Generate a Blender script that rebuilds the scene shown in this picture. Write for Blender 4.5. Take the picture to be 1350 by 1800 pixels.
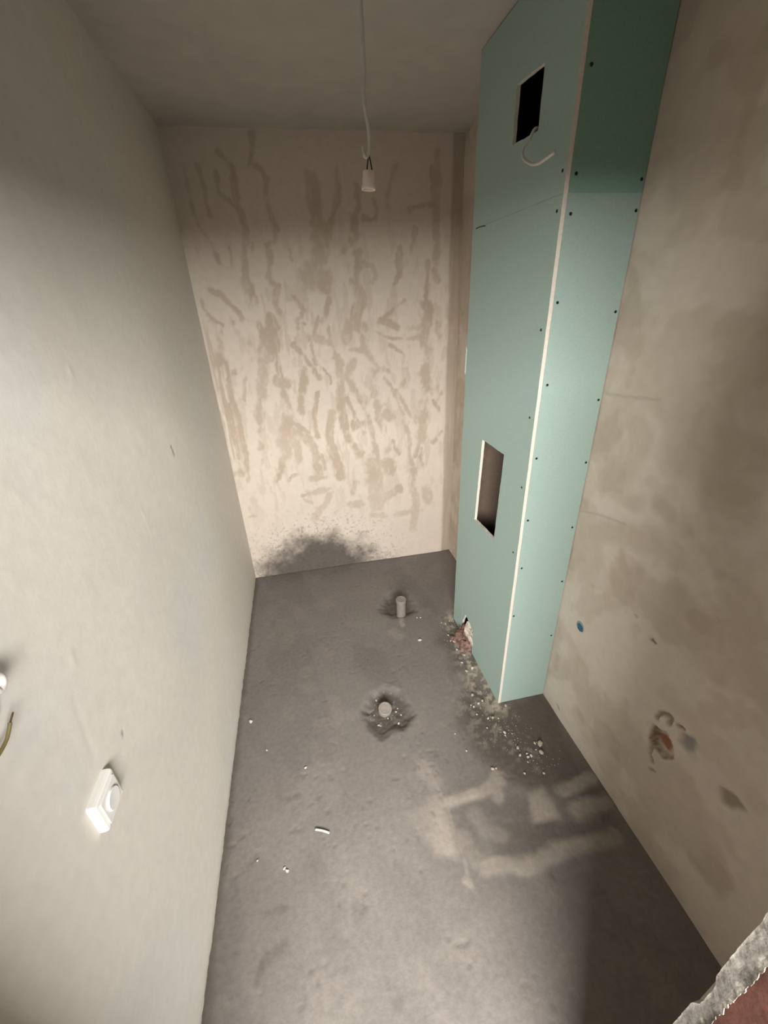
import bpy, bmesh, math, random
import numpy as np
from mathutils import Vector, Matrix
from mathutils.geometry import tessellate_polygon

for o in list(bpy.data.objects): bpy.data.objects.remove(o)
scene = bpy.context.scene
C = scene.collection

# ------------------------------------------------------------------ camera
CAM = np.array([0.5048, -2.7048, 1.8252]); EUL = (1.0971, 0.0385, -0.2014); FPX = 726.21
cd = bpy.data.cameras.new('camera'); cam = bpy.data.objects.new('camera', cd); C.objects.link(cam)
cam.location = CAM; cam.rotation_euler = EUL
cd.sensor_fit = 'VERTICAL'; cd.sensor_height = 36; cd.sensor_width = 27; cd.lens = FPX/1800*36
cd.clip_start = 0.02
scene.camera = cam

# ------------------------------------------------------------------ world, lights, exposure
w = bpy.data.worlds.new('hall_ambience'); scene.world = w; w.use_nodes = True
w.node_tree.nodes['Background'].inputs[0].default_value = (1.0, 0.95, 0.88, 1)
w.node_tree.nodes['Background'].inputs[1].default_value = 0.06

def area(name, loc, target, sx, sy, power, col):
    ld = bpy.data.lights.new(name, 'AREA'); ld.shape = 'RECTANGLE'; ld.size = sx; ld.size_y = sy
    ld.energy = power; ld.color = col
    o = bpy.data.objects.new(name, ld); C.objects.link(o); o.location = loc
    o.rotation_euler = (Vector(target)-Vector(loc)).to_track_quat('-Z', 'Z').to_euler()
    return o
# unseen hall light, one broad soft source behind the doorway
area('hall_light', (0.55, -5.2, 2.38), (0.70, 0, 1.2), 3.7, 1.1, 500, (1.0, 0.965, 0.915))

vs = scene.view_settings
vs.view_transform = 'Standard'; vs.look = 'None'; vs.exposure = 0.55; vs.gamma = 1.0; vs.use_curve_mapping = False

# ------------------------------------------------------------------ dimensions of the room (metres)
W, H = 1.527, 2.6
BX, BY0, BY1 = 1.279, -0.783, -1.4256          # the boxed-in riser
FY = -2.588                                    # inner face of the doorway wall
JX0, JX1, LZ = 0.15, 0.93, 2.03                # door opening
TH = 0.12

R3 = np.array(Matrix.Rotation(EUL[2], 3, 'Z') @ Matrix.Rotation(EUL[1], 3, 'Y') @ Matrix.Rotation(EUL[0], 3, 'X'))
def hit(u, v, ax, val):
    """where the sight line of a photo pixel meets the plane axis = val"""
    d = R3 @ np.array([(u-675)/FPX, -(v-900)/FPX, -1.0]); t = (val-CAM[ax])/d[ax]
    return CAM+t*d

# ------------------------------------------------------------------ helpers
def tag(o, label=None, cat=None, group=None, kind=None):
    if label: o['label'] = label
    if cat: o['category'] = cat
    if group: o['group'] = group
    if kind: o['kind'] = kind
    return o
def link(name, me, mats, parent=None, smooth=False):
    o = bpy.data.objects.new(name, me); C.objects.link(o)
    for m in (mats if isinstance(mats, (list, tuple)) else [mats]): me.materials.append(m)
    if parent: o.parent = parent; o.matrix_parent_inverse = parent.matrix_world.inverted() if False else Matrix.Translation(-parent.location)
    if smooth:
        for p in me.polygons: p.use_smooth = True
    return o
def empty(name, loc):
    o = bpy.data.objects.new(name, None); C.objects.link(o); o.location = loc; o.empty_display_size = .05
    return o
def bm_obj(name, bm, mats, parent=None, smooth=False):
    me = bpy.data.meshes.new(name); bmesh.ops.recalc_face_normals(bm, faces=bm.faces[:]); bm.to_mesh(me); bm.free()
    return link(name, me, mats, parent, smooth)
def box(bm, x0, x1, y0, y1, z0, z1, bev=0):
    r = bmesh.ops.create_cube(bm, size=1)
    for v in r['verts']:
        v.co = Vector(((x0+x1)/2+v.co.x*(x1-x0), (y0+y1)/2+v.co.y*(y1-y0), (z0+z1)/2+v.co.z*(z1-z0)))
    if bev:
        es = list({e for v in r['verts'] for e in v.link_edges})
        bmesh.ops.bevel(bm, geom=es, offset=bev, segments=2, affect='EDGES', profile=.6)
def lathe(bm, prof, n=24, M=Matrix.Identity(4)):
    rings = []
    for r, z in prof:
        rings.append([bm.verts.new(M @ Vector((r*math.cos(2*math.pi*k/n), r*math.sin(2*math.pi*k/n), z))) for k in range(n)])
    for a, b in zip(rings, rings[1:]):
        for k in range(n): bm.faces.new((a[k], a[(k+1) % n], b[(k+1) % n], b[k]))
    bm.faces.new(rings[0][::-1]); bm.faces.new(rings[-1])
def tube(bm, pts, rad, n=10, sub=6):
    pts = [Vector(p) for p in pts]
    P = []
    for i in range(len(pts)-1):                                   # catmull-rom
        p0 = pts[max(i-1, 0)]; p1 = pts[i]; p2 = pts[i+1]; p3 = pts[min(i+2, len(pts)-1)]
        for s in range(sub):
            t = s/sub
            P.append(.5*((2*p1)+(p2-p0)*t+(2*p0-5*p1+4*p2-p3)*t*t+(3*p1-p0-3*p2+p3)*t**3))
    P.append(pts[-1])
    rad = rad if callable(rad) else (lambda t, r=rad: r)
    rings = []; nrm = None
    for i, p in enumerate(P):
        d = (P[min(i+1, len(P)-1)]-P[max(i-1, 0)]).normalized()
        if nrm is None: nrm = d.orthogonal().normalized()
        nrm = (nrm-d*nrm.dot(d)).normalized(); b = d.cross(nrm)
        r = rad(i/(len(P)-1))
        rings.append([bm.verts.new(p+r*(math.cos(2*math.pi*k/n)*nrm+math.sin(2*math.pi*k/n)*b)) for k in range(n)])
    for a, b in zip(rings, rings[1:]):
        for k in range(n): bm.faces.new((a[k], a[(k+1) % n], b[(k+1) % n], b[k]))
    bm.faces.new(rings[0][::-1]); bm.faces.new(rings[-1])

# lattice noise on numpy arrays
NT = {}
def vnoise(x, y, seed):
    if seed not in NT: NT[seed] = np.random.RandomState(seed).rand(256, 256)
    T = NT[seed]
    xi = np.floor(x).astype(int); yi = np.floor(y).astype(int); fx = x-xi; fy = y-yi
    fx = fx*fx*(3-2*fx); fy = fy*fy*(3-2*fy)
    a = T[xi & 255, yi & 255]; b = T[(xi+1) & 255, yi & 255]; c = T[xi & 255, (yi+1) & 255]; d = T[(xi+1) & 255, (yi+1) & 255]
    return (a*(1-fx)+b*fx)*(1-fy)+(c*(1-fx)+d*fx)*fy
def fbm(x, y, seed, oct=4, gain=.5):
    s = 0; a = 1; t = 0
    for k in range(oct):
        s = s+a*vnoise(x*2**k+17.3*k, y*2**k-9.1*k, seed+k); t += a; a *= gain
    return s/t
def sstep(a, b, x):
    t = np.clip((x-a)/(b-a), 0, 1); return t*t*(3-2*t)
def seg_field(X, Y, pts, ws, soft=.45):
    """1 inside a stroke of given local widths, soft outside its edge"""
    F = np.zeros_like(X)
    for (p, q, a, b) in zip(pts, pts[1:], ws, ws[1:]):
        dx, dy = q[0]-p[0], q[1]-p[1]; L = dx*dx+dy*dy+1e-12
        t = np.clip(((X-p[0])*dx+(Y-p[1])*dy)/L, 0, 1)
        d = np.hypot(X-p[0]-t*dx, Y-p[1]-t*dy); r = (a+(b-a)*t)/2
        F = np.maximum(F, 1-sstep(r*(1-soft), r*(1+soft)+.002, d))
    return F
def poly_field(X, Y, pts, soft):
    inside = np.zeros(X.shape, bool); D = np.full(X.shape, 9.0)
    n = len(pts)
    for i in range(n):
        (x0, y0), (x1, y1) = pts[i], pts[(i+1) % n]
        if abs(y1-y0) > 1e-9:
            c = ((y0 > Y) != (y1 > Y)) & (X < (x1-x0)*(Y-y0)/(y1-y0)+x0); inside ^= c
        dx, dy = x1-x0, y1-y0; t = np.clip(((X-x0)*dx+(Y-y0)*dy)/(dx*dx+dy*dy+1e-12), 0, 1)
        D = np.minimum(D, np.hypot(X-x0-t*dx, Y-y0-t*dy))
    s = np.where(inside, D, -D)
    return sstep(-soft, soft, s)

def grid_slab(name, ax, val, u0, u1, v0, v1, res, out, thick, fn, mats):
    """a slab whose seen face is a fine grid on plane axis=val; fn(U,V) -> relief (towards the room), colour Nx3"""
    nu = int(round((u1-u0)/res))+1; nv = int(round((v1-v0)/res))+1
    U, V = np.meshgrid(np.linspace(u0, u1, nu), np.linspace(v0, v1, nv), indexing='ij')
    hgt, col = fn(U, V)
    others = [a for a in (0, 1, 2) if a != ax]
    N = nu*nv
    co = np.zeros((N+4, 3)); co[:N, others[0]] = U.ravel(); co[:N, others[1]] = V.ravel(); co[:N, ax] = val+out*hgt.ravel()
    idx = np.arange(N).reshape(nu, nv)
    cs = [idx[0, 0], idx[-1, 0], idx[-1, -1], idx[0, -1]]
    for k, c in enumerate(cs): co[N+k] = co[c]; co[N+k, ax] = val-out*thick
    q = np.stack([idx[:-1, :-1], idx[1:, :-1], idx[1:, 1:], idx[:-1, 1:]], -1).reshape(-1, 4)
    # orientation: (u x v) direction along axis
    e = np.zeros((3, 3)); e[0, others[0]] = 1; e[1, others[1]] = 1; s = np.cross(e[0], e[1])[ax]
    if s*out < 0: q = q[:, ::-1]
    faces = q.tolist()
    b = [N, N+1, N+2, N+3]
    sides = [b[::-1], list(idx[:, 0])+[N+1, N], list(idx[-1, :])+[N+2, N+1], list(idx[::-1, -1])+[N+3, N+2], list(idx[0, ::-1])+[N, N+3]]
    if s*out < 0: sides = [f[::-1] for f in sides]
    me = bpy.data.meshes.new(name)
    nq = len(q); loops = np.concatenate([q.ravel()]+[np.array(f) for f in sides]).astype(np.int32)
    tot = np.array([4]*nq+[len(f) for f in sides], np.int32); st = np.concatenate([[0], np.cumsum(tot)[:-1]]).astype(np.int32)
    me.vertices.add(N+4); me.vertices.foreach_set('co', co.ravel().astype(np.float32))
    me.loops.add(len(loops)); me.loops.foreach_set('vertex_index', loops)
    me.polygons.add(len(tot)); me.polygons.foreach_set('loop_start', st); me.polygons.foreach_set('loop_total', tot)
    sm = np.zeros(len(tot), bool); sm[:nq] = True
    me.update(calc_edges=True)
    if len(me.polygons) == len(sm): me.polygons.foreach_set('use_smooth', sm)
    A = me.color_attributes.new('Col', 'FLOAT_COLOR', 'POINT')
    cc = np.ones((N+4, 4), np.float32); cc[:N, :3] = col.reshape(-1, 3); cc[N:, :3] = col.reshape(-1, 3).mean(0)
    A.data.foreach_set('color', cc.ravel())
    return tag(link(name, me, mats), kind='structure')

# ------------------------------------------------------------------ materials (all procedural)
def newmat(name):
    m = bpy.data.materials.new(name); m.use_nodes = True; nt = m.node_tree
    return m, nt, nt.nodes['Principled BSDF']
def nnode(nt, t, **kw):
    n = nt.nodes.new(t)
    for k, v in kw.items(): setattr(n, k, v)
    return n
def surf(name, col=None, rough=.85, scale=40, amp=.12, bump=.15, bscale=None, attr=False, spec=.25, scale2=None, metallic=0):
    """base colour (or the painted-pattern attribute) with fine procedural mottling and relief"""
    m, nt, b = newmat(name); L = nt.links.new
    tc = nnode(nt, 'ShaderNodeTexCoord')
    n1 = nnode(nt, 'ShaderNodeTexNoise'); n1.inputs['Scale'].default_value = scale; n1.inputs['Detail'].default_value = 6
    L(tc.outputs['Object'], n1.inputs['Vector'])
    mr = nnode(nt, 'ShaderNodeMapRange'); mr.inputs['From Min'].default_value = .3; mr.inputs['From Max'].default_value = .7
    mr.inputs['To Min'].default_value = 1-amp; mr.inputs['To Max'].default_value = 1+amp
    L(n1.outputs['Fac'], mr.inputs['Value'])
    mx = nnode(nt, 'ShaderNodeVectorMath', operation='SCALE')
    if attr:
        at = nnode(nt, 'ShaderNodeAttribute', attribute_name='Col'); L(at.outputs['Color'], mx.inputs[0])
    else:
        rgb = nnode(nt, 'ShaderNodeRGB'); rgb.outputs[0].default_value = (*col, 1); L(rgb.outputs[0], mx.inputs[0])
    L(mr.outputs[0], mx.inputs['Scale']); L(mx.outputs[0], b.inputs['Base Color'])
    b.inputs['Roughness'].default_value = rough; b.inputs['Specular IOR Level'].default_value = spec; b.inputs['Metallic'].default_value = metallic
    if bump:
        n2 = nnode(nt, 'ShaderNodeTexNoise'); n2.inputs['Scale'].default_value = bscale or scale*2; n2.inputs['Detail'].default_value = 5
        L(tc.outputs['Object'], n2.inputs['Vector'])
        bp = nnode(nt, 'ShaderNodeBump'); bp.inputs['Strength'].default_value = bump; bp.inputs['Distance'].default_value = .003
        L(n2.outputs['Fac'], bp.inputs['Height']); L(bp.outputs[0], b.inputs['Normal'])
    return m
M = {}
M['plaster'] = surf('skim_plaster', attr=True, scale=30, amp=.035, bump=.12, bscale=70, rough=.9)
M['screed'] = surf('cement_screed', attr=True, scale=55, amp=.10, bump=.25, bscale=120, rough=.75, spec=.3)
M['ceil'] = surf('ceiling_plaster', attr=True, scale=12, amp=.05, bump=.2, bscale=40, rough=.95)
M['jamb'] = surf('broken_plaster', attr=True, scale=60, amp=.12, bump=.5, bscale=150, rough=.95)
M['brick'] = surf('red_clay', (.115, .047, .034), scale=18, amp=.35, bump=.5, bscale=80, rough=.9)
M['brick_dark'] = surf('old_red_brick', (.12, .055, .035), scale=14, amp=.4, bump=.6, bscale=60, rough=.95)
M['mortar'] = surf('grey_mortar', (.30, .27, .23), scale=50, amp=.25, bump=.5, bscale=90, rough=.95)
M['lump'] = surf('pale_mortar', (.50, .45, .38), scale=45, amp=.3, bump=.7, bscale=90, rough=.95)
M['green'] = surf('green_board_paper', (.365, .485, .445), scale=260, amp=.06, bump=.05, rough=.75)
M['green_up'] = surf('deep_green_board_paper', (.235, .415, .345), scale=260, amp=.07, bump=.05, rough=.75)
M['gypsum'] = surf('gypsum_core', (.80, .74, .65), scale=120, amp=.08, bump=.4, bscale=200, rough=.95)
M['back_paper'] = surf('brown_backing_paper', (.20, .15, .115), scale=90, amp=.1, bump=0, rough=.9)
M['paper'] = surf('torn_pale_paper', (.62, .72, .67), scale=90, amp=.1, bump=.2, rough=.9)
M['white_plastic'] = surf('white_plastic', (.80, .79, .76), scale=10, amp=.015, bump=0, rough=.32, spec=.5)
M['hole_dark'] = surf('dark_contact', (.03, .03, .03), scale=10, amp=.05, bump=0, rough=.6)
M['cable'] = surf('white_cable_sheath', (.66, .64, .60), scale=60, amp=.05, bump=0, rough=.5)
M['black_wire'] = surf('black_wire', (.018, .017, .016), scale=60, amp=.05, bump=0, rough=.5)
M['holder'] = surf('pale_ceramic', (.78, .68, .62), scale=60, amp=.05, bump=.05, rough=.5)
M['green_wire'] = surf('olive_wire', (.17, .14, .06), scale=60, amp=.08, bump=0, rough=.5)
M['copper'] = surf('dull_copper', (.12, .085, .05), scale=60, amp=.1, bump=0, rough=.5, metallic=.4)
M['screw'] = surf('black_screw', (.012, .014, .014), scale=60, amp=.1, bump=0, rough=.6)
M['pipe'] = surf('dusty_grey_pipe', (.25, .222, .20), scale=60, amp=.12, bump=.1, rough=.7)
M['chip'] = surf('white_plaster_chip', (.58, .54, .48), scale=90, amp=.1, bump=.2, rough=.9)
M['stone'] = surf('beige_pebble', (.48, .42, .35), scale=90, amp=.12, bump=.3, rough=.9)
M['blue'] = surf('dull_blue_plastic', (.05, .13, .20), scale=50, amp=.1, bump=.1, rough=.5)
M['teal'] = surf('teal_ring', (.24, .33, .34), scale=50, amp=.1, bump=.1, rough=.6)

def mixc(a, b, t): return a*(1-t[..., None])+np.array(b)*t[..., None]
def flat(U, c): return np.ones(U.shape+(3,))*np.array(c)

# ------------------------------------------------------------------ wall_back: skim coat with tan bare streaks and a dark damp stain
STROKES = '''
7 327 303 332 334 340 369 353 402 371 432 386 461
7 348 293 359 334 365 365 369 378
11 384 268 409 293 415 334 423 369 431 396 433 427 429 458 434 498
18 434 490 444 519 447 530
5 380 307 384 336 400 349 415 361
10 442 232 444 253 440 290 458 297 471 317 467 349 477 378 485 402 481 423 467 429
4 404 438 408 463
4 508 438 512 458
6 444 430 446 450
12 475 438 473 490 488 505 484 530 492 547
20 549 312 554 349 558 392
28 558 392 565 427 561 461 556 484
11 593 296 595 335 588 376 581 404 574 427
34 545 485 570 492
10 627 330 632 362 623 385 625 415 613 431 604 440
16 627 445 632 463 627 484 625 505 639 528
7 657 349 664 369 657 388 639 385
10 696 293 687 321 680 349 682 367
7 641 459 657 468 662 484 652 496
8 703 438 701 461 703 479 694 500
8 731 404 726 440
7 760 293 763 358 721 367
10 770 266 770 381 767 427 763 473 770 493
7 753 461 751 528 752 538
18 752 538 751 567 749 596 749 634 747 669
24 747 669 743 692 736 721 728 738
6 355 528 359 544 374 563 392 572
9 374 513 392 520 401 530 417 544 430 561
17 430 561 453 570
6 410 567 411 578
18 476 563 482 586 480 611 473 626
13 463 584 461 605 453 622 438 642 413 653
12 444 592 440 605
22 384 588 386 615 384 634
8 395 634 401 663 407 701 413 716 422 750 431 794 436 824 438 846
20 459 640 461 663 461 688 457 730
15 456 711 458 744 460 771 461 787
3 388 678 394 711 403 744 410 775 417 800
3 401 711 415 771 419 807
3 383 640 392 690 405 738
9 515 607 538 628 551 653 563 665
3 567 649 582 663 582 675
15 526 582 523 596
13 542 594 569 596
9 515 517 528 538 534 549 523 567 534 572
9 578 524 575 553 569 567
6 578 572 580 605
3 484 623 488 665
3 492 644 496 665
15 487 673 505 675
12 498 684 499 694
15 536 648 536 673 530 692 528 721
26 502 741 499 771 500 800
15 500 800 492 832 488 842
6 502 735 545 762
6 508 750 548 776
20 512 762 538 772
15 525 776 525 810
15 554 789 556 816 566 832
6 566 800 572 824
8 547 842 573 840
6 506 846 520 835
7 531 871 559 865 579 860
10 582 869 570 887 554 910
14 418 832 424 834
5 534 878 547 883
6 438 908 456 904
4 463 807 458 823
18 624 491 626 505 637 522 628 547 620 567 614 580 607 595
6 711 530 686 551 662 567 645 576
18 622 574 645 578
5 662 582 686 594 713 596 739 592
10 714 576 743 574
6 578 576 583 603 593 630
13 593 630 599 659 599 692 600 718
10 618 615 641 613 653 630 666 646 686 651
10 637 596 641 611
12 622 634 609 663 628 692 641 721 647 736
17 651 653 647 673 655 692 645 707
5 676 663 693 688 703 717 709 728
10 718 611 716 640 711 669 701 684
5 686 607 713 626
6 697 686 711 711 724 734
10 770 571 772 590
3 761 702 774 723
14 584 727 580 771 591 807 601 839
13 600 718 608 762 621 785 632 801
18 627 748 634 748
10 635 709 649 734 656 762 660 785 664 803
14 660 711 664 736 674 753 680 775 683 792
18 681 732 686 734
8 708 741 720 771 720 798 728 824
24 738 709 744 744 738 771
8 738 771 731 800
6 740 789 742 817
10 774 762 761 778
12 728 824 726 860 731 888 726 931
22 684 815 690 824
28 653 816 656 860 658 885
14 624 848 621 865
13 616 887 651 885 704 860
14 747 860 751 878
9 651 904 687 906 740 896
6 560 560 548 600 556 640
5 610 700 625 735 640 765
9 505 700 515 730
7 430 655 428 700
6 560 690 552 730 560 770
5 690 775 700 800
8 668 560 700 575
'''
def back_fn(X, Z):
    light = np.array([.70, .618, .535]); tan = np.array([.51, .42, .335])
    wx = X+.018*(fbm(X*6, Z*6, 3)-.5)+.014*(fbm(X*50, Z*50, 5)-.5); wz = Z+.03*(fbm(X*9+50, Z*9, 4)-.5)+.016*(fbm(X*50, Z*50+30, 6)-.5)
    F = np.zeros_like(X)
    for li, ln in enumerate(STROKES.strip().splitlines()):
        n = [float(t) for t in ln.split()]; wd = n[0]; pp = list(zip(n[1::2], n[2::2]))
        h = [hit(a, b, 1, 0) for a, b in pp]; s = [hit(a+wd, b, 1, 0)[0]-q[0] for (a, b), q in zip(pp, h)]
        F = np.maximum(F, seg_field(wx, wz, [(q[0], q[2]) for q in h], [max(t, .011)*1.1+.004 for t in s], .85)*(.72+.28*((li*37) % 11)/10))
    # ragged edges: the smears meet a noise field drawn out along the trowel strokes, and only what passes stays
    n1 = fbm(X*8+2+.6*Z, Z*3.2, 21, 5); n2 = fbm(X*17+2, Z*10, 27, 5); n3 = fbm(X*45, Z*28, 29, 4)
    mid = sstep(.25, .6, Z)*(1-sstep(2.0, 2.4, Z))
    T = .95*F+1.05*(n1-.5)*(.4+.6*mid)+.85*(n2-.5)+.75*(n3-.5)
    F = sstep(.30, .80, T)
    F = np.maximum(F, .40*sstep(.56, .66, fbm(X*30+9, Z*8, 35, 4))*mid)
    F *= .55+.75*fbm(X*9, Z*5, 31)                                       # rubbed
    F *= 1-.35*sstep(.58, .72, fbm(X*60, Z*22, 33))
    F *= (1-.28*sstep(1.7, 2.2, Z))*(.55+.45*sstep(.3, .85, Z))
    col = flat(X, light)*(.96+.09*fbm(X*4, Z*4, 41))[..., None]
    col = mixc(col, tan, np.clip(F, 0, 1))
    # unskimmed bands beside both inner corners, with vertical rasp marks
    rb = sstep(W-.075, W-.055, X+.012*(fbm(X*0, Z*6, 51)-.5))
    stri = fbm(X*160, Z*5, 52, 3)
    col = mixc(col, np.array([.47, .385, .30]), rb*(.5+.6*stri))
    lb = (1-sstep(.03, .11, X+.08*(fbm(X*0+3, Z*3, 53)-.5)))*(1-sstep(1.6, 1.9, Z))*sstep(.75, 1.0, Z)
    col = mixc(col, np.array([.50, .41, .32]), lb*sstep(.45, .62, fbm(X*120, Z*6, 54, 3))*.8)
    # the sooty damp patch at the foot
    cx, rx, rz = .47, .52, .37
    e = np.hypot((X-cx)/(rx*(1+.0*X)), Z/rz)+.45*(fbm(X*11, Z*11, 61, 5)-.5)+.16*(fbm(X*55, Z*55, 62, 4)-.5)
    S = (1-sstep(.45, 1.05, e))
    spk = sstep(.62, .72, fbm(X*80, Z*80, 63, 3))*(1-sstep(.70, 1.5, np.hypot((X-cx-.03)/.55, (Z-.02)/.40)))
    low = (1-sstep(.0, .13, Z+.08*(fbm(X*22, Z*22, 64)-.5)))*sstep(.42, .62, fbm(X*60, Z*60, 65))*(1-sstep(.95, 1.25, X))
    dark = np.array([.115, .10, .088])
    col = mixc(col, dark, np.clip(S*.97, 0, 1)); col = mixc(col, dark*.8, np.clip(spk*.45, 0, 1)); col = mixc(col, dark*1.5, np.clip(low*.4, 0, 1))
    h = .0022*(1-F)+.004*(fbm(X*3, Z*3, 71)-.5)-.0015*rb*stri-.003*rb
    h = h-.0025*S*fbm(X*50, Z*50, 72)
    return h, col
grid_slab('wall_back', 1, 0, -TH, W+TH, -.05, H+.05, .006, -1, TH, back_fn, M['plaster'])

# ------------------------------------------------------------------ wall_left: smooth pale skim, faint trowel sweeps
def left_fn(Y, Z):
    base = np.array([.70, .665, .61])
    a = fbm(Y*1.6+Z*1.1, Z*1.8-Y*1.0, 81, 4); b = fbm((Y+Z)*9, (Z-Y)*2.2, 82, 4)
    col = flat(Y, base)*(.92+.12*a+.05*b)[..., None]
    cool = sstep(.45, .62, fbm(Y*2.2, Z*2.2, 83)); col = col*(1+cool[..., None]*np.array([-.03, -.005, .02]))
    foot_band = (1-sstep(0, .05, Z+.03*(fbm(Y*18, Z*18, 85)-.5)))
    col = mixc(col, [.40, .36, .31], foot_band*.55*fbm(Y*40, Z*40, 86))  # wall colour gets darker, unevenly, towards its foot
    h = .006*(a-.5)+.0012*b-.005*(1-sstep(0, .02, Z+.012*(fbm(Y*30, Z*10, 84)-.5)))*fbm(Y*60, Z*4, 87)
    for (u, v, u2, v2, wd, hh) in ((0, 850, 35, 875, 3, .002), (120, 645, 126, 660, 4, .003), (130, 1230, 165, 1330, 2, -.002), (265, 935, 320, 915, 2, .002), (265, 935, 245, 885, 2, .002), (300, 785, 306, 800, 3, -.003), (215, 1286, 216, 1290, 1.6, -.005), (125, 1155, 130, 1165, 4, .003)):
        p, q = hit(u, v, 0, 0), hit(u2, v2, 0, 0)
        f = seg_field(Y, Z, [(p[1], p[2]), (q[1], q[2])], [wd*.0016*2.2]*2); h = h+hh*.3*f
        if hh < -.0025: col = mixc(col, [.25, .21, .17], f*.8)
    return h, col
grid_slab('wall_left', 0, 0, FY-.03, TH*.0, -.05, H+.05, .008, 1, TH, left_fn, M['plaster'])

# ------------------------------------------------------------------ wall_right: beige plaster, broad patches, a chiselled hole with brick showing
def right_fn(Y, Z):
    base = np.array([.66, .582, .50]); tan = np.array([.49, .412, .33])
    wy = Y+.10*(fbm(Y*5, Z*5, 91)-.5); wz = Z+.10*(fbm(Y*5+30, Z*5, 92)-.5)
    n = fbm(wy*3.2, wz*3.2, 93, 5); m = fbm(wy*7+4, wz*7, 94, 5)
    F = .62*sstep(.50, .60, n)+.42*sstep(.53, .62, m)
    col = flat(Y, base)*(.95+.1*fbm(Y*2, Z*2, 95))[..., None]
    for (pts, wd, s) in (([(1085, 700), (1120, 760), (1100, 830)], 30, .6), ([(1220, 740), (1210, 790)], 60, .8), ([(1300, 700), (1345, 690)], 30, .7), ([(1025, 935), (1080, 930), (1150, 945)], 22, .8), ([(1160, 890), (1180, 905)], 18, .8),
                         ([(1080, 855), (1125, 880)], 16, .6), ([(1150, 1010), (1170, 1030)], 12, .6), ([(1060, 1060), (1090, 1040)], 14, .6), ([(1275, 760), (1270, 800)], 18, .7), ([(1180, 1220), (1330, 1400)], 18, .35), ([(1110, 1300), (1125, 1370)], 14, .4)):
        hh = [hit(a, b, 0, W) for a, b in pts]; sc = np.linalg.norm(hh[0]-CAM)/FPX*1.5
        F = np.maximum(F, s*seg_field(wy, wz, [(q[1], q[2]) for q in hh], [wd*sc]*len(hh), .6))
    col = mixc(col, tan, np.clip(F, 0, .95)*(.7+.5*fbm(Y*30, Z*30, 96))*.9)
    h = .006*(fbm(Y*2.2, Z*2.2, 97)-.5)-.0012*F
    # hairline joints
    for pts in ([(1020, 898), (1055, 905), (1100, 922)], [(1062, 690), (1080, 695), (1160, 703)]):
        hh = [hit(a, b, 0, W) for a, b in pts]; f = seg_field(Y, Z, [(q[1], q[2]) for q in hh], [.006]*3)
        h = h-.001*f; col = mixc(col, tan*.8, f*.5)
    # chiselled hole: red brick at its bottom, ragged lip
    jy = Y+.022*(fbm(Y*30, Z*30, 98)-.5); jz = Z+.022*(fbm(Y*30, Z*30+9, 99)-.5)
    def P(*l): return [(hit(a, b, 0, W)[1], hit(a, b, 0, W)[2]) for a, b in l]
    hole = poly_field(jy, jz, P((1146, 1282), (1152, 1277), (1172, 1290), (1181, 1308), (1181, 1330), (1165, 1333), (1150, 1318), (1143, 1303)), .007)
    core = poly_field(jy, jz, P((1145, 1290), (1155, 1292), (1167, 1305), (1169, 1316), (1163, 1322), (1150, 1307)), .006)
    arc = seg_field(jy, jz, P((1156, 1264), (1163, 1256), (1174, 1256), (1180, 1265), (1176, 1276)), [.014]*5)
    nick = seg_field(jy, jz, P((1193, 1275), (1200, 1281)), [.012]*2)
    crk = seg_field(jy, jz, P((1144, 1300), (1142, 1325), (1147, 1340)), [.008]*3)
    crk = np.maximum(crk, .8*seg_field(jy, jz, P((1143, 1352), (1152, 1358)), [.006]*2))
    rim = np.clip(hole-core, 0, 1)
    col = mixc(col, [.53, .45, .37], rim); edge = 4*hole*(1-hole)
    col = mixc(col, [.22, .16, .12], np.clip(edge*.85, 0, 1)); col = mixc(col, [.33, .15, .085], core)
    col = mixc(col, [.24, .18, .13], np.clip(arc*.8+nick+crk*.8, 0, .95))
    fill = poly_field(jy, jz, P((1193, 1302), (1203, 1291), (1216, 1293), (1224, 1308), (1220, 1323), (1205, 1318)), .012)
    col = mixc(col, [.30, .275, .26], fill*(.75+.4*fbm(Y*40, Z*40, 100)))
    tri = poly_field(jy, jz, P((1266, 1385), (1290, 1397), (1313, 1428), (1285, 1421), (1272, 1410)), .010)
    col = mixc(col, [.27, .22, .165], tri*.8)
    small = seg_field(Y, Z, P((1146, 1124), (1151, 1130)), [.008]*2)+seg_field(Y, Z, P((1116, 1081), (1121, 1086)), [.005]*2)*.6+seg_field(Y, Z, P((978, 1238), (983, 1247)), [.006]*2)*.8
    col = mixc(col, [.17, .12, .09], np.clip(small, 0, 1))
    h = h-.026*hole-.010*core*fbm(Y*60, Z*60, 101)-.010*arc-.012*nick-.006*crk-.005*fill-.006*tri-.005*small
    h = h+.004*np.exp(-((hole-.12)/.1)**2)*fbm(Y*60, Z*60, 102)
    return h, col
grid_slab('wall_right', 0, W, FY-.03, 0, -.05, H+.05, .007, -1, TH, right_fn, M['plaster'])

# ------------------------------------------------------------------ ceiling
def ceil_fn(X, Y):
    a = fbm(X*3, Y*3, 111); col = flat(X, [.50, .47, .425])*(.93+.14*fbm(X*2.2, Y*2.2, 112))[..., None]
    h = .010*(a-.5)+.012*sstep(-.10, 0, Y)*fbm(X*7, Y*0, 113)
    return h, col
grid_slab('ceiling', 2, H, -TH, W+TH, FY-TH-.03, TH, .02, -1, .12, ceil_fn, M['ceil'])

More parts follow.
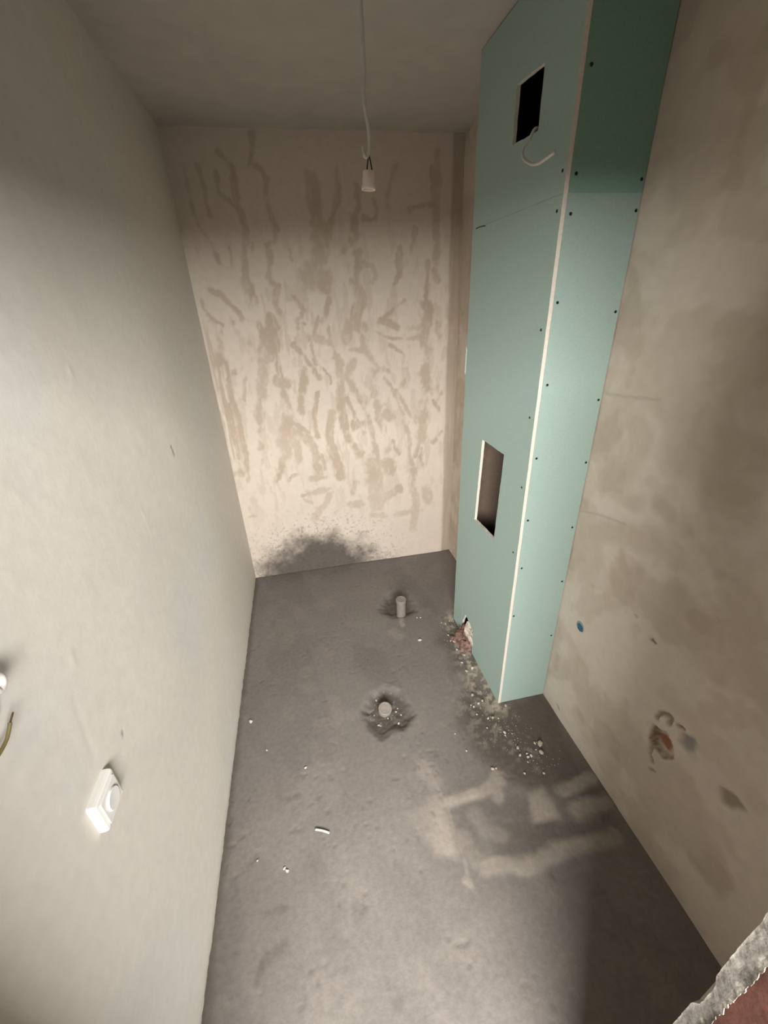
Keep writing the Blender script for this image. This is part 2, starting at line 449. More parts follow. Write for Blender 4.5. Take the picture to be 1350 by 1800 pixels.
# ------------------------------------------------------------------ floor: cement screed with two broken-out pipe recesses
def FP(*l): return [(hit(a, b, 2, 0)[0], hit(a, b, 2, 0)[1]) for a, b in l]
def floor_fn(X, Y):
    base = np.array([.182, .164, .150])
    wx = X+.03*(fbm(X*14, Y*14, 121)-.5); wy = Y+.03*(fbm(X*14+7, Y*14, 122)-.5)
    a = fbm(X*2.4, Y*2.0, 123, 5); b = fbm(X*6+3, Y*6, 124, 5)
    col = flat(X, base)*(.84+.20*a+.14*b)[..., None]
    # broad smears left by the trowel
    sm = sstep(.52, .62, fbm((X+.3*Y)*5, (Y-.3*X)*1.6, 125)); col = col*(1-.10*sm)[..., None]
    dst = sstep(.56, .70, fbm(X*9, Y*9, 126)); col = mixc(col, [.24, .215, .19], dst*.3)
    # rows of lighter screed ridges and smears, photograph positions on the floor
    lights = (([(744, 1335), (783, 1408), (805, 1481), (826, 1549)], 4, .45), ([(787, 1408), (852, 1386), (878, 1366)], 13, .8), ([(876, 1362), (866, 1380), (872, 1396)], 14, .7), ([(989, 1390), (1015, 1382), (1040, 1368)], 15, .75),
              ([(1012, 1425), (1040, 1420), (1068, 1410)], 17, .75), ([(855, 1520), (921, 1522), (981, 1494), (1084, 1472)], 15, .75), ([(835, 1430), (850, 1455), (880, 1466)], 18, .35), ([(815, 1470), (825, 1500), (850, 1515)], 16, .35),
              ([(820, 1546), (828, 1552)], 8, .6), ([(705, 1085), (707, 1100)], 6, .7), ([(690, 1110), (700, 1118)], 14, .3), ([(745, 1345), (765, 1375)], 18, .35))
    Lf = np.zeros_like(X)
    for pts, wd, s in lights:
        hh = FP(*pts); sc = np.hypot(hh[0][0]-CAM[0], math.hypot(hh[0][1]-CAM[1], CAM[2]))/FPX
        Lf = np.maximum(Lf, s*seg_field(wx, wy, hh, [wd*sc*1.2]*len(hh), .55))
    Lf = np.maximum(Lf, .75*poly_field(X+.4*(wx-X), Y+.4*(wy-Y), FP((715, 1434), (765, 1392), (783, 1408), (805, 1481), (812, 1510), (765, 1500)), .020)*(.35+.65*poly_field(X, Y, FP((760, 1330), (783, 1408), (805, 1481), (826, 1549), (770, 1560), (755, 1440)), .06)))
    Lf = np.maximum(Lf, .85*poly_field(X+.3*(wx-X), Y+.3*(wy-Y), FP((930, 1396), (955, 1382), (972, 1408), (988, 1438), (938, 1444)), .018))
    # darker screed zone in front of and beside the casing
    dk = poly_field(X+.09*(fbm(X*8, Y*8, 127)-.5), Y+.09*(fbm(X*8, Y*8+4, 128)-.5), FP((828, 1195), (872, 1239), (955, 1215), (1075, 1410), (1010, 1400), (960, 1385), (880, 1365), (830, 1320), (810, 1270)), .05)
    dk = np.maximum(dk, .75*poly_field(X+.09*(fbm(X*8, Y*8, 127)-.5), Y, FP((790, 1085), (805, 1090), (840, 1170), (800, 1180), (770, 1130)), .05))
    dk = np.maximum(dk, .55*poly_field(wx, wy, FP((860, 1440), (935, 1440), (990, 1440), (1070, 1425), (1090, 1465), (985, 1480), (920, 1510), (870, 1490)), .03))
    dk = np.maximum(dk, .3*poly_field(wx, wy, FP((800, 1420), (850, 1400), (925, 1400), (930, 1440), (850, 1440), (835, 1500), (812, 1500)), .03))
    dk = np.maximum(dk, .6*seg_field(wx, wy, FP((1000, 1400), (1060, 1440)), [.09]*2, .8))
    col = mixc(col, np.array([.105, .09, .076]), np.clip(np.clip(dk, 0, 1)*(.75+.5*fbm(X*20, Y*20, 129)), 0, 1))
    col = mixc(col, np.array([.36, .315, .27]), np.clip(Lf, 0, 1)*(.55+.6*fbm(X*22, Y*22, 130)))
    # gypsum dust along the casing
    dd = seg_field(X, Y, FP((802, 1090), (850, 1195), (873, 1239)), [.13, .17, .10], .95)
    dust = dd*sstep(.42, .68, fbm(X*38, Y*38, 131, 4)); col = mixc(col, np.array([.44, .39, .315]), np.clip(dust*1.0, 0, .85))
    d2 = poly_field(X, Y, FP((780, 1190), (870, 1235), (950, 1300), (960, 1360), (860, 1330), (800, 1260)), .06)*sstep(.56, .70, fbm(X*45, Y*45, 132, 4)); col = mixc(col, np.array([.28, .25, .21]), d2*.5)
    # dark pits
    pits = sstep(.66, .74, fbm(X*48, Y*48, 133, 4))*sstep(.5, .6, fbm(X*5, Y*5, 134)); col = mixc(col, [.14, .122, .106], pits*.35)
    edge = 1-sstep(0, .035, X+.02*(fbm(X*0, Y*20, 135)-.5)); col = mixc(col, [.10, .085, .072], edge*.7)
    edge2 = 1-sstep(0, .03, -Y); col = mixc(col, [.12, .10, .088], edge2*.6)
    for pts, wd in (([(460, 1700), (475, 1680), (500, 1660)], 10), ([(447, 1735), (460, 1700)], 6), ([(630, 1595), (640, 1605)], 12), ([(700, 1770), (704, 1760)], 9), ([(722, 1311), (723, 1313)], 6), ([(525, 1400), (510, 1405)], 6), ([(560, 1406), (561, 1408)], 6), ([(680, 1732), (682, 1734)], 5), ([(500, 1595), (470, 1605)], 8)):
        hh = FP(*pts); f = seg_field(wx, wy, hh, [wd*.0028]*len(hh), .7); col = mixc(col, [.10, .088, .078], f*.4)
    h = .006*(a-.5)+.0025*(b-.5)+.004*Lf-.002*pits-.003*dk
    # ridge edge
    # recesses around the pipe stubs
    jx = X+.035*(fbm(X*16, Y*16, 136)-.5); jy = Y+.035*(fbm(X*16, Y*16+5, 137)-.5)
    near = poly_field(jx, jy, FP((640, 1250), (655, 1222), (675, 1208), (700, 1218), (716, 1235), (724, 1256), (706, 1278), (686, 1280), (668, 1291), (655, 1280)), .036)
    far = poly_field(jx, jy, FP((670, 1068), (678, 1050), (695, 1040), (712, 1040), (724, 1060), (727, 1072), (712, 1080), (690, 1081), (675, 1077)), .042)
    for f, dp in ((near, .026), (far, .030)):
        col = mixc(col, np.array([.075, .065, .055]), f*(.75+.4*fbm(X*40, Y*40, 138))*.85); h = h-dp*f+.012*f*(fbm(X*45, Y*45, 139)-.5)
    col = mixc(col, np.array([.42, .37, .31]), near*sstep(.66, .74, fbm(X*70, Y*70, 140, 3))*.35)
    return h, np.clip(col, .02, .9)
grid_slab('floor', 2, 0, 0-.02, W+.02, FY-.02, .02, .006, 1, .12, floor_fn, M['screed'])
def hall_fn(X, Y): return .004*(fbm(X*3, Y*3, 141)-.5), flat(X, [.09, .08, .072])*(.8+.4*fbm(X*3, Y*3, 142))[..., None]
grid_slab('floor_hall', 2, 0, -1.2, 3.2, -4.7, FY-.021, .04, 1, .12, hall_fn, M['screed'])

# ------------------------------------------------------------------ wall_front: clay block wall with a bare doorway, plaster only on the room side
PY = FY-.025                                       # back of the plaster coat
def front_fn_const(name, boxes):
    bm = bmesh.new()
    for b in boxes: box(bm, *b)
    return bm
bm = front_fn_const('wall_front', [(-TH, JX0-.006, PY-.12, PY, -.05, H+.05), (JX1+.016, W+TH, PY-.12, PY, -.05, H+.05), (JX0-.006, JX1+.016, PY-.12, PY, LZ+.12, H+.05)])
wf = tag(bm_obj('wall_front', bm, M['mortar']), kind='structure')
def coat(name, x0, x1, z0, z1):
    bm = bmesh.new(); box(bm, x0, x1, PY, FY, z0, z1)
    me = bpy.data.meshes.new(name); bm.to_mesh(me); bm.free()
    A = me.color_attributes.new('Col', 'FLOAT_COLOR', 'POINT')
    A.data.foreach_set('color', np.tile(np.array([.60, .54, .46, 1], np.float32), len(me.vertices)))
    return link(name, me, M['jamb'], wf)
coat('plaster_coat', 0, JX0, 0, H); coat('plaster_coat', JX1+.012, W, 0, H); coat('plaster_coat', JX0, JX1+.012, LZ, H)
# ragged plaster edge standing on the right side of the opening
nz, ny = 700, 13
Zs = np.linspace(0, LZ, nz); T = np.linspace(0, 1, ny)
saw = .6*fbm(Zs*28, Zs*0, 151, 4)+.4*fbm(Zs*110, Zs*0+2, 158, 4); teeth = (Zs*55+6*vnoise(Zs*9, Zs*0, 152)) % 1
front_y = FY+.003*(fbm(Zs*22, Zs*0+4, 153)-.5)-.007*sstep(.55, .75, fbm(Zs*9, Zs*0+8, 154))
back_y = PY+.0025+.006*(saw-.5)*2-.0*teeth*sstep(.4, .6, fbm(Zs*12, Zs*0, 155))
TT, ZZ = np.meshgrid(T, Zs); SW = np.repeat(saw[:, None], ny, 1)
YY = front_y[:, None]*(1-TT)+back_y[:, None]*TT
n = fbm(ZZ*22, YY*40, 156, 4); n2 = fbm(ZZ*90, YY*120, 157, 3)
lip = .006*np.clip((TT-.72)/.28, 0, 1)**1.5*(.3+SW)
XX = JX1+.006*(n-.5)+.0016*(n2-.5)-lip*.5
ee = np.clip(np.clip(1-TT/.13, 0, 1)*.6+np.clip((TT-.60+.5*(n-.5))/.15, 0, 1)*sstep(.46, .58, fbm(ZZ*38, YY*30, 159, 3)+.3*(n2-.5))*1.2, 0, 1)
cc_ = np.array([.22, .20, .178])*(.8+.45*n)[..., None]
cc_ = cc_*(1-ee[..., None])+np.array([.50, .465, .41])*ee[..., None]
co = [tuple(p) for p in np.stack([XX, YY, ZZ], -1).reshape(-1, 3).tolist()]
cl = [(*c, 1) for c in cc_.reshape(-1, 3).tolist()]
N0 = len(co)
for i in range(nz):
    for j in (0, ny-1):
        x, y, z = co[i*ny+j]; co.append((JX1+.0135 if j == 0 else x+.0015, y, z)); cl.append(cl[i*ny+j])
fc = []
for i in range(nz-1):
    for j in range(ny-1):
        a = i*ny+j; fc.append((a, a+ny, a+ny+1, a+1))
    fc.append((i*ny, N0+2*i, N0+2*i+2, (i+1)*ny)); b = i*ny+ny-1; fc.append((b, b+ny, N0+2*i+3, N0+2*i+1))
me = bpy.data.meshes.new('jamb_plaster'); me.from_pydata(co, [], fc); me.update()
A = me.color_attributes.new('Col', 'FLOAT_COLOR', 'POINT'); A.data.foreach_set('color', np.array(cl, np.float32).ravel())
o = link('jamb_plaster', me, M['jamb'], wf); o['label'] = 'ragged broken plaster edge'
# clay blocks of the two jambs and the concrete lintel
bm = bmesh.new(); box(bm, 0, .06, 0, .126, 0, .222, .004)
me_b = bpy.data.meshes.new('brick'); bm.to_mesh(me_b); bm.free(); me_b.materials.append(M['brick'])
for side in (0, 1):
    for k in range(9):
        z = .002+k*.2315
        if z+.222 > LZ+.11: break
        o = bpy.data.objects.new('brick', me_b); C.objects.link(o); o.parent = wf
        o.location = (JX1+.010 if side else JX0-.06, PY-.118, z+.006)
bm = bmesh.new(); box(bm, JX0-.15, JX1+.15, PY-.125, PY-.001, LZ, LZ+.14, .004)
bm_obj('lintel', bm, M['mortar'], wf)

# brick back of the riser shaft seen through the cut-outs
bm = bmesh.new(); box(bm, W-.022, W-.008, BY1+.02, BY0-.02, 0, H-.01)
tag(bm_obj('wall_riser', bm, M['brick_dark']), kind='structure')

# ------------------------------------------------------------------ riser casing of green plasterboard
TB = .0125
rc = tag(empty('riser_casing', ((BX+W)/2, (BY0+BY1)/2, 0)), 'tall boxed-in pipe riser of green moisture-resistant plasterboard in the corner of the room', 'casing')
rnd = random.Random(4)
def rough(pts, step, amp, closed=True):
    out = []
    n = len(pts)
    for i in range(n if closed else n-1):
        a, b = Vector(pts[i]), Vector(pts[(i+1) % n]); k = max(1, int((b-a).length/step))
        d = (b-a).normalized(); nn = Vector((-d.y, d.x))
        for s in range(k):
            p = a+(b-a)*s/k
            if s: p = p+nn*rnd.uniform(-amp, amp)
            out.append((p.x, p.y))
    return out
def panel(name, outer, holes, to3, to3b, mat, parent):
    """board with holes: paper faces, gypsum edges"""
    loops = [outer]+holes
    P = [p for l in loops for p in l]; n = len(P)
    tri = tessellate_polygon([[Vector((p[0], p[1], 0)) for p in l] for l in loops])
    vs_ = [to3(p) for p in P]+[to3b(p) for p in P]
    f = [tuple(t) for t in tri]+[tuple(i+n for i in t[::-1]) for t in tri]; nf = len(f)
    k = 0
    for l in loops:
        m = len(l)
        for i in range(m): f.append((k+i, k+(i+1) % m, n+k+(i+1) % m, n+k+i))
        k += m
    me = bpy.data.meshes.new(name); me.from_pydata(vs_, [], f); me.update()
    bm = bmesh.new(); bm.from_mesh(me); bmesh.ops.recalc_face_normals(bm, faces=bm.faces[:]); bm.to_mesh(me); bm.free()
    o = link(name, me, [mat, M['gypsum'], M['back_paper']], parent)
    me.polygons.foreach_set('material_index', [0]*(nf//2)+[2]*(nf//2)+[1]*(len(f)-nf)); return o
SZ = 2.068
def sx(p): return (BX, p[0], p[1])
def sxb(p): return (BX+TB, p[0], p[1])
def cut(l): return [(hit(a, b, 0, BX)[1], hit(a, b, 0, BX)[2]) for a, b in l]
low_hole = rough(cut([(848, 773), (886, 799), (868, 948), (834, 913)]), .02, .0012)
up_hole = rough(cut([(909, 149), (958, 109), (946, 229), (900, 256)]), .02, .0012)
nA, nB, nz_ = -.936, -1.080, .185
outer = rough([(BY1, 0.004), (BY1, SZ-.0001), (BY0, SZ-.0001), (BY0, .004), (nA+.02, .004)], .05, .0008, False)+[(nA+.02, .004), (nA+.012, .06), (nA+.004, .12), (nA-.03, .188), (nA-.07, .178), (nB+.004, .17), (nB, .12), (nB+.006, .05), (nB-.004, .004)]
panel('side_board', outer, [low_hole], sx, sxb, M['green'], rc)
outer = rough([(BY1, SZ+.0001), (BY1, H-.004), (BY0, H-.004), (BY0, SZ+.0001)], .05, .0008)
panel('side_board', outer, [up_hole], sx, sxb, M['green'], rc)
def fx(p): return (p[0], BY1, p[1])
def fxb(p): return (p[0], BY1+TB, p[1])
o = panel('front_board', [(BX+TB+.0008, .004), (W-.003, .004), (W-.003, SZ-.0001), (BX+TB+.0008, SZ-.0001)], [], fx, fxb, M['green'], rc)
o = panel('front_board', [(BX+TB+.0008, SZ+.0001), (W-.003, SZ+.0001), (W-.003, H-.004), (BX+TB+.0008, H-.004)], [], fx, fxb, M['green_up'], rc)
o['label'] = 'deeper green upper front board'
panel('back_board', [(BX+TB+.0008, .004), (W-.003, .004), (W-.003, H-.004), (BX+TB+.0008, H-.004)], [], lambda p: (p[0], BY0, p[1]), lambda p: (p[0], BY0-TB, p[1]), M['green'], rc)
# dark screws
bm = bmesh.new(); lathe(bm, [(.0045, 0), (.0045, .0006), (.0020, .0008), (.0010, .0002)], 10)
me_s = bpy.data.meshes.new('screw'); bm.to_mesh(me_s); bm.free(); me_s.materials.append(M['screw'])
def screw(p, nrm):
    o = bpy.data.objects.new('screw', me_s); C.objects.link(o); o.parent = rc
    o.matrix_parent_inverse = Matrix.Translation(-rc.location)
    o.location = p; o.rotation_euler = Vector(nrm).to_track_quat('Z', 'Y').to_euler()
for u, v in ((1040, 113), (1013, 305), (1003, 376), (980, 532), (962, 677), (943, 806), (928, 915), (917, 999), (903, 1083),
             (1128, 315), (1118, 370), (1082, 548), (1052, 703), (1030, 813), (1006, 927), (988, 1022), (969, 1117)):
    p = hit(u, v, 1, BY1-.0002); screw(p, (0, -1, 0))
for u, v in ((989, 300), (979, 371), (951, 580), (931, 734), (917, 857), (902, 971)):
    p = hit(u, v, 0, BX-.0002); screw(p, (-1, 0, 0))
# pale torn paper on the edges
def flake(u, v, ax, val, pts, off):
    c = hit(u, v, ax, val); bm = bmesh.new()
    vv = [bm.verts.new((c[0]+p[0], c[1]+p[1], c[2]+p[2])) for p in pts]; f = bm.faces.new(vv)
    r = bmesh.ops.extrude_face_region(bm, geom=[f])
    for g in r['geom']:
        if isinstance(g, bmesh.types.BMVert): g.co += Vector(off)
    return bm_obj('paper_tear', bm, M['paper'], rc)
flake(823, 635, 0, BX, [(-.001, .028, .06), (-.001, .018, .05), (-.001, .024, -.06), (-.001, .03, -.05)], (-.002, 0, 0))
flake(815, 1080, 0, BX, [(-.002, .022, .035), (-.008, .005, .025), (-.012, -.004, -.02), (-.006, .012, -.035), (-.002, .016, 0)], (-.002, -.002, 0))
flake(825, 1148, 0, BX, [(-.002, -.012, .05), (-.014, .008, .03), (-.03, .02, 0), (-.025, .0, -.012), (-.012, .006, .012), (-.002, -.016, -.012)], (-.002, -.002, .001))
bm = bmesh.new(); p, q = hit(837, 402, 0, BX-.001), hit(853, 397, 0, BX-.001); tube(bm, [p, (p+q)/2+np.array([0, 0, .002]), q], .0016, 6, 3); bm_obj('scratch', bm, M['screw'], rc)

# ------------------------------------------------------------------ rubble spilling from the notch of the casing
def lump(bm, c, r, seed, sub=3, amp=.35, flat_z=None):
    rs = np.random.RandomState(seed); off = rs.rand(3)*50
    res = bmesh.ops.create_icosphere(bm, subdivisions=sub, radius=1)
    D = np.array([v.co.normalized()[:] for v in res['verts']])
    K = 1+amp*(fbm(D[:, 0]*1.4+off[0]+D[:, 2], D[:, 1]*1.4+off[1]-D[:, 2], seed, 4)-.5)*2
    for v, d, k in zip(res['verts'], D, K):
        v.co = Vector((c[0]+d[0]*r[0]*k, c[1]+d[1]*r[1]*k, c[2]+d[2]*r[2]*k))
        if flat_z is not None and v.co.z < flat_z: v.co.z = flat_z
rb = tag(empty('brick_rubble', (BX-.01, -1.0, 0)), 'heap of red brick and pale mortar spilling from the notch at the foot of the green casing', 'rubble')
bm = bmesh.new(); lump(bm, (BX+.030, -1.025, .085), (.050, .062, .080), 7, 4, .7, .0); lump(bm, (BX+.006, -1.055, .10), (.022, .03, .03), 8, 3, .7, .0); bm_obj('mortar_lump', bm, M['lump'], rb)
bm = bmesh.new(); lump(bm, (BX-.006, -.975, .030), (.040, .060, .075), 11, 4, .9, .0); lump(bm, (BX-.018, -1.030, .012), (.040, .045, .045), 13, 3, .9, .0); lump(bm, (BX-.05, -.955, .004), (.03, .03, .018), 14, 3, .9, .0)
bm_obj('brick_piece', bm, surf('crumbled_brick', (.20, .125, .10), scale=60, amp=.6, bump=.9, bscale=90, rough=.95), rb)

# ------------------------------------------------------------------ pipe stubs in the floor
def pipe_stub(label, px, top, z0, r, tilt):
    c = hit(px[0], px[1], 2, 0); t = tag(empty('pipe_stub', (c[0], c[1], z0)), label, 'pipe', 'capped pipe stubs in the floor')
    Mx = Matrix.Translation((c[0], c[1], z0)) @ Matrix.Rotation(tilt[0], 4, 'X') @ Matrix.Rotation(tilt[1], 4, 'Y')
    L = top-z0
    bm = bmesh.new(); lathe(bm, [(r*.93, -.02), (r*.93, L-.030), (r*.99, L-.026), (r*.99, L-.020), (r*.93, L-.018), (r*.93, L-.008)], 28, Mx); bm_obj('pipe', bm, M['pipe'], t, False)
    bm = bmesh.new(); lathe(bm, [(r, L-.016), (r*1.03, L-.012), (r*1.03, L-.003), (r*.96, L), (r*.80, L+.0005), (r*.74, L-.002)], 28, Mx); bm_obj('cap', bm, M['pipe'], t)
pipe_stub('taller capped grey pipe stub standing in the floor recess nearer the back wall', (705, 1079), .128, -.05, .032, (.05, .0))
pipe_stub('low capped grey pipe stub in the wide crumbled floor recess', (675, 1243), .014, -.05, .033, (.26, .05))

# ------------------------------------------------------------------ hanging lamp wire
LX, LY = .760, -1.30
pw = tag(empty('pendant_wire', (LX, LY, H)), 'white cable hanging from the ceiling with a small bare lamp holder at its end', 'wire')
def at(u, v): return hit(u, v, 1, LY)
bm = bmesh.new()
tube(bm, [(LX+.000, LY, H+.004), (LX, LY, 2.53)]+[at(*p) for p in ((634, 2), (636, 40), (638, 80), (640.5, 130), (639, 160), (641, 185), (646, 215), (649, 240), (648.5, 262), (646, 274), (642, 275), (639, 266), (638, 257))], lambda t: .0050 if t < .9 else .0036, 10, 6)
bm_obj('cable', bm, M['cable'], pw, True)
for a in (((648, 274), (646, 288), (645, 304)), ((649, 274), (652, 288), (654, 302))):
    bm = bmesh.new(); pts = [at(*p) for p in a]; tube(bm, pts, .0017, 8, 5); bm_obj('lead', bm, M['black_wire'], pw, True)
c = at(648, 301); Mx = Matrix.Translation(c) @ Matrix.Rotation(math.pi, 4, 'X') @ Matrix.Rotation(-.06, 4, 'Y')
bm = bmesh.new(); lathe(bm, [(.009, -.001), (.0155, 0), (.0165, .003), (.0165, .018), (.0175, .030), (.0195, .037), (.0195, .041), (.015, .041), (.014, .030)], 24, Mx); bm_obj('lamp_holder', bm, M['holder'], pw)

# ------------------------------------------------------------------ cable end sticking out of the upper cut-out
bm = bmesh.new()
pts = [(BX+.10, -1.20, 2.28), (BX+.03, -1.225, 2.262)]
for (u, v, x) in ((940, 227, BX-.004), (930, 247, BX-.022), (919, 265, BX-.038), (921, 279, BX-.050), (934, 288, BX-.062), (947, 287, BX-.072), (962, 277, BX-.082), (975, 267, BX-.090)):
    pts.append(hit(u, v, 0, x))
tube(bm, pts, .0042, 10, 5)
tag(bm_obj('cable_end', bm, M['cable'], None, True), 'bent white cable end poking out of the upper cut-out of the green casing', 'cable')

# ------------------------------------------------------------------ wall switch on the left wall
sy, szc = -2.108, .9355
so = tag(empty('wall_switch', (0, sy, szc-.041)), 'white square wall switch with a raised round centre on the pale left wall', 'switch')
def ring_mesh(profile, n_c=6, rc_=.006):
    """rounded-square lofts: list of (half size, x)"""
    bm = bmesh.new(); rings = []
    for hs, x in profile:
        r = min(rc_, hs*.9); pts = []
        for cy, cz, a0 in ((1, 1, 0), (-1, 1, 90), (-1, -1, 180), (1, -1, 270)):
            for k in range(n_c+1):
                a = math.radians(a0+90*k/n_c); pts.append((x, sy+cy*(hs-r)+r*math.cos(a), szc+cz*(hs-r)+r*math.sin(a)))
        rings.append([bm.verts.new(p) for p in pts])
    for a, b in zip(rings, rings[1:]):
        m = len(a)
        for k in range(m): bm.faces.new((a[k], a[(k+1) % m], b[(k+1) % m], b[k]))
    return bm, rings
bm, rg = ring_mesh([(.0415, -.004), (.0415, .010), (.0405, .0155), (.0385, .0175), (.0330, .0185), (.0325, .014)], 5, .004)
bm.faces.new(rg[0]); bm_obj('frame', bm, M['white_plastic'], so)
# flat insert with a raised round centre
bm, rg = ring_mesh([(.0322, .012), (.0322, .0205), (.0315, .0212)], 4, .003); bm.faces.new(rg[-1]); ins = bm_obj('insert', bm, M['white_plastic'], so)
bm = bmesh.new(); lathe(bm, [(.0225, -.001), (.0225, .0028), (.0212, .0042), (.0150, .0040), (.0050, .0036)], 40, Matrix.Translation((.0212, sy, szc)) @ Matrix.Rotation(math.pi/2, 4, 'Y')); bm_obj('round_button', bm, M['white_plastic'], ins)

# ------------------------------------------------------------------ open wall box with wires, further along the same wall
bc = hit(-40, 1262, 0, 0); wb_ = tag(empty('wiring_box', (0, bc[1], bc[2])), 'round wiring box on the left wall above the switch with loose wires', 'wiring box')
bm = bmesh.new(); lathe(bm, [(.032, -.002), (.034, .004), (.030, .005), (.029, .0005)], 28, Matrix.Translation((0.0, bc[1], bc[2])) @ Matrix.Rotation(math.pi/2, 4, 'Y')); bm_obj('box_rim', bm, M['white_plastic'], wb_)
bm = bmesh.new(); tube(bm, [(.004, bc[1]+.005, bc[2]+.01), hit(-30, 1225, 0, .025), hit(-18, 1192, 0, .03), hit(-6, 1187, 0, .03), hit(3, 1192, 0, .03), hit(5, 1204, 0, .03), hit(0, 1214, 0, .03), hit(-12, 1222, 0, .028), (.004, bc[1]-.005, bc[2]-.005)], .0052, 10, 6); bm_obj('white_wire', bm, M['cable'], wb_, True)
gp = [(.003, bc[1]+.0, bc[2]-.01), hit(-22, 1345, 0, .02), hit(-6, 1332, 0, .02), hit(3, 1318, 0, .02), hit(12, 1299, 0, .02), hit(16, 1282, 0, .02), hit(18, 1270, 0, .02)]
bm = bmesh.new(); tube(bm, gp, .0026, 10, 6); gw = bm_obj('olive_wire', bm, M['green_wire'], wb_, True)
bm = bmesh.new(); tube(bm, [gp[-1], hit(20.5, 1261, 0, .02), hit(23, 1252, 0, .02)], .0013, 8, 4); o = bm_obj('copper_tip', bm, M['copper'], gw)

# ------------------------------------------------------------------ blue pipe plug in the right wall
c = hit(1020, 1101, 0, W); pl = tag(empty('pipe_plug', (W, c[1], c[2])), 'small blue plastic plug in the right wall beside the green casing', 'plug')
Mx = Matrix.Translation((W, c[1], c[2])) @ Matrix.Rotation(-math.pi/2, 4, 'Y')
bm = bmesh.new(); lathe(bm, [(.024, -.012), (.023, .001), (.020, .002), (.018, .001)], 20, Mx); bm_obj('rim', bm, M['teal'], pl)
bm = bmesh.new(); lump(bm, (W-.002, c[1]-.004, c[2]-.004), (.007, .017, .016), 19, 3, .5); bm_obj('plug_face', bm, M['blue'], pl)

# ------------------------------------------------------------------ debris on the floor
chips = []
for s in range(5):
    bm = bmesh.new(); rs = random.Random(40+s)
    bmesh.ops.create_icosphere(bm, subdivisions=1, radius=1)
    for v in bm.verts: v.co = Vector((v.co.x*rs.uniform(.7, 1.15), v.co.y*rs.uniform(.5, .9), max(v.co.z*rs.uniform(.4, .8), -.35)))
    me = bpy.data.meshes.new('chip'); bm.to_mesh(me); bm.free(); chips.append(me)
chipv = {}
def chip(name, u, v, size, label, cat, group=None, mat='chip', z=0.0, rz=None):
    k = rnd.randrange(5); key = (k, mat)
    if key not in chipv:
        m = chips[k].copy(); m.materials.append(M[mat]); chipv[key] = m
    c = hit(u, v, 2, z); o = bpy.data.objects.new(name, chipv[key]); C.objects.link(o)
    o.location = (c[0], c[1], z+size*.30); o.scale = (size,)*3; o.rotation_euler = (0, 0, rnd.uniform(0, 6) if rz is None else rz)
    return tag(o, label, cat, group)
chip('plaster_chip', 441, 1269, .012, 'white plaster chip lying beside the foot of the left wall', 'chip')
chip('plaster_chip', 738, 1126, .014, 'white plaster chip alone on the floor between the tall pipe stub and the casing notch', 'chip')
chip('plaster_chip', 469, 1319, .005, 'tiny white plaster crumb on the bare floor near the left wall', 'chip')
chip('plaster_chip', 537, 1350, .007, 'pale flat plaster chip on bare floor between pipe recess and white stick', 'chip')
g = 'plaster chips on the floor before the white stick'
for u, v, s in ((500, 1527, .007), (505, 1531, .008)): chip('plaster_chip', u, v, s, 'one of two small white chips touching each other on the open floor', 'chip', 'pair of white chips on the floor')
chip('plaster_chip', 453, 1513, .005, 'thin white plaster sliver next to the pair of chips', 'chip')
chip('pebble', 949, 1308, .018, 'larger beige pebble on the dark floor in front of the casing', 'pebble', None, 'stone')
chip('pebble', 951, 1323, .014, 'smaller round beige pebble beside the larger pebble', 'pebble', None, 'stone')
for u, v, s in ((940, 1307, .008), (910, 1315, .010), (914, 1328, .008), (928, 1331, .008), (934, 1329, .009), (942, 1318, .005), (926, 1325, .006), (887, 1288, .009), (889, 1241, .010), (866, 1352, .010), (872, 1351, .006), (922, 1360, .007),
                (956, 1360, .007), (820, 1320, .006), (838, 1256, .006), (856, 1280, .006), (866, 1262, .010), (858, 1263, .008), (876, 1263, .006), (833, 1243, .008), (841, 1237, .009), (848, 1232, .008), (828, 1240, .006), (830, 1222, .011), (800, 1290, .005), (888, 1293, .006), (928, 1340, .005), (900, 1290, .004)):
    lab, grp = (('small pale plaster chip close around the two beige pebbles', 'chips around the pebbles') if 905 <= u <= 945 and v < 1345 else
                ('pale plaster chip on the dusty floor at the corner foot of the green casing', 'chips at the casing corner') if v < 1270 else
                ('small white plaster chip at the edge of the dark floor patch', 'chips at the edge of the damp patch'))
    chip('plaster_chip', u, v, s, lab, 'chip', grp, 'chip' if s < .0095 else 'stone')
for u, v, s in ((666, 1276, .009), (669, 1277, .007), (701, 1272, .010), (696, 1252, .008), (699, 1246, .006), (682, 1263, .006), (658, 1258, .006), (650, 1263, .005), (669, 1220, .013), (661, 1232, .009), (690, 1258, .005), (705, 1257, .006)):
    chip('mortar_crumb', u, v, s, 'pale mortar crumb lying in the wide crumbled recess around the low pipe stub', 'crumb', 'crumbs in the wide recess', 'stone', -.028)
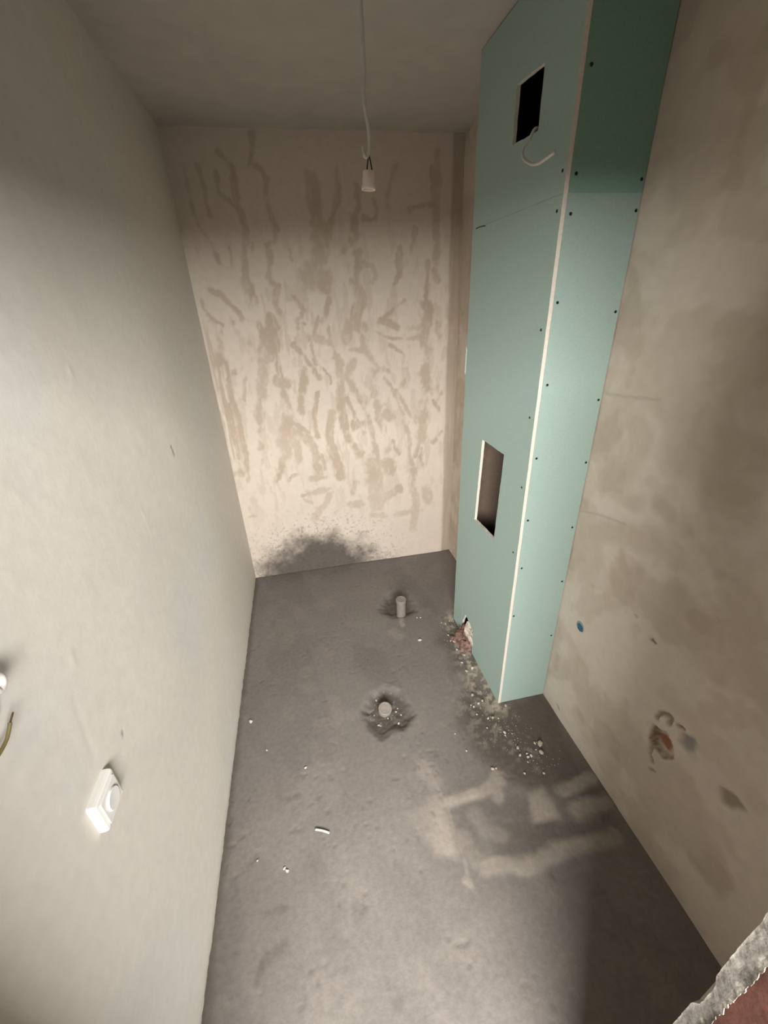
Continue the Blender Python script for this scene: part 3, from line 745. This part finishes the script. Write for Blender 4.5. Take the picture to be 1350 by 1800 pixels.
for u, v, s in ((788, 1117, .009), (792, 1127, .008), (799, 1128, .012), (783, 1097, .007), (790, 1092, .006), (797, 1093, .006), (816, 1152, .010), (803, 1142, .009), (776, 1095, .005), (733, 1086, .007), (739, 1086, .006), (820, 1180, .010), (812, 1165, .008), (830, 1175, .013)):
    chip('mortar_crumb', u, v, s, 'pale mortar crumb beside the rubble heap at the casing notch', 'crumb', 'crumbs by the rubble heap', 'chip' if rnd.random() < .5 else 'stone')
# thin white stick
p, q = hit(555, 1458, 2, .004), hit(579, 1464, 2, .004); bm = bmesh.new(); tube(bm, [p, (p+q)/2+np.array([.0, .001, .002]), q], .0042, 8, 4)
tag(bm_obj('stick', bm, M['chip'], None), 'thin white plastic stick lying on the open grey floor', 'stick')
# countless gypsum grit along the casing
gr = bmesh.new(); rs = random.Random(8)
regs = [((802, 1092), (850, 1195), 22, 150), ((835, 1165), (872, 1236), 24, 210), ((820, 1215), (900, 1300), 34, 110), ((880, 1270), (960, 1350), 32, 80), ((770, 1090), (810, 1150), 20, 70), ((640, 1272), (700, 1282), 10, 24)]
vv = []; ff = []
for a, b, sp, n in regs:
    for _ in range(n):
        t = rs.random(); u = a[0]+(b[0]-a[0])*t+rs.gauss(0, sp*.5); v = a[1]+(b[1]-a[1])*t+rs.gauss(0, sp*.5)
        c = hit(u, v, 2, 0)
        if c[0] > BX-.004 and c[1] > BY1-.004 or c[0] > W-.01: continue
        s = rs.uniform(.0009, .0028); k = len(vv); z0 = -.028 if a[0] == 640 else -.002
        an = rs.random()*6
        for j in range(4): vv.append((c[0]+s*math.cos(an+j*1.57)*rs.uniform(.6, 1.2), c[1]+s*math.sin(an+j*1.57)*rs.uniform(.6, 1.2), z0))
        vv.append((c[0], c[1], z0+s*1.3+.001)); ff += [(k+j, k+(j+1) % 4, k+4) for j in range(4)]+[(k+3, k+2, k+1, k)]
me = bpy.data.meshes.new('gypsum_grit'); me.from_pydata(vv, [], ff); me.update()
tag(link('gypsum_grit', me, M['stone']), 'fine pale gypsum grit strewn along the foot of the green casing', 'grit', None, 'stuff')
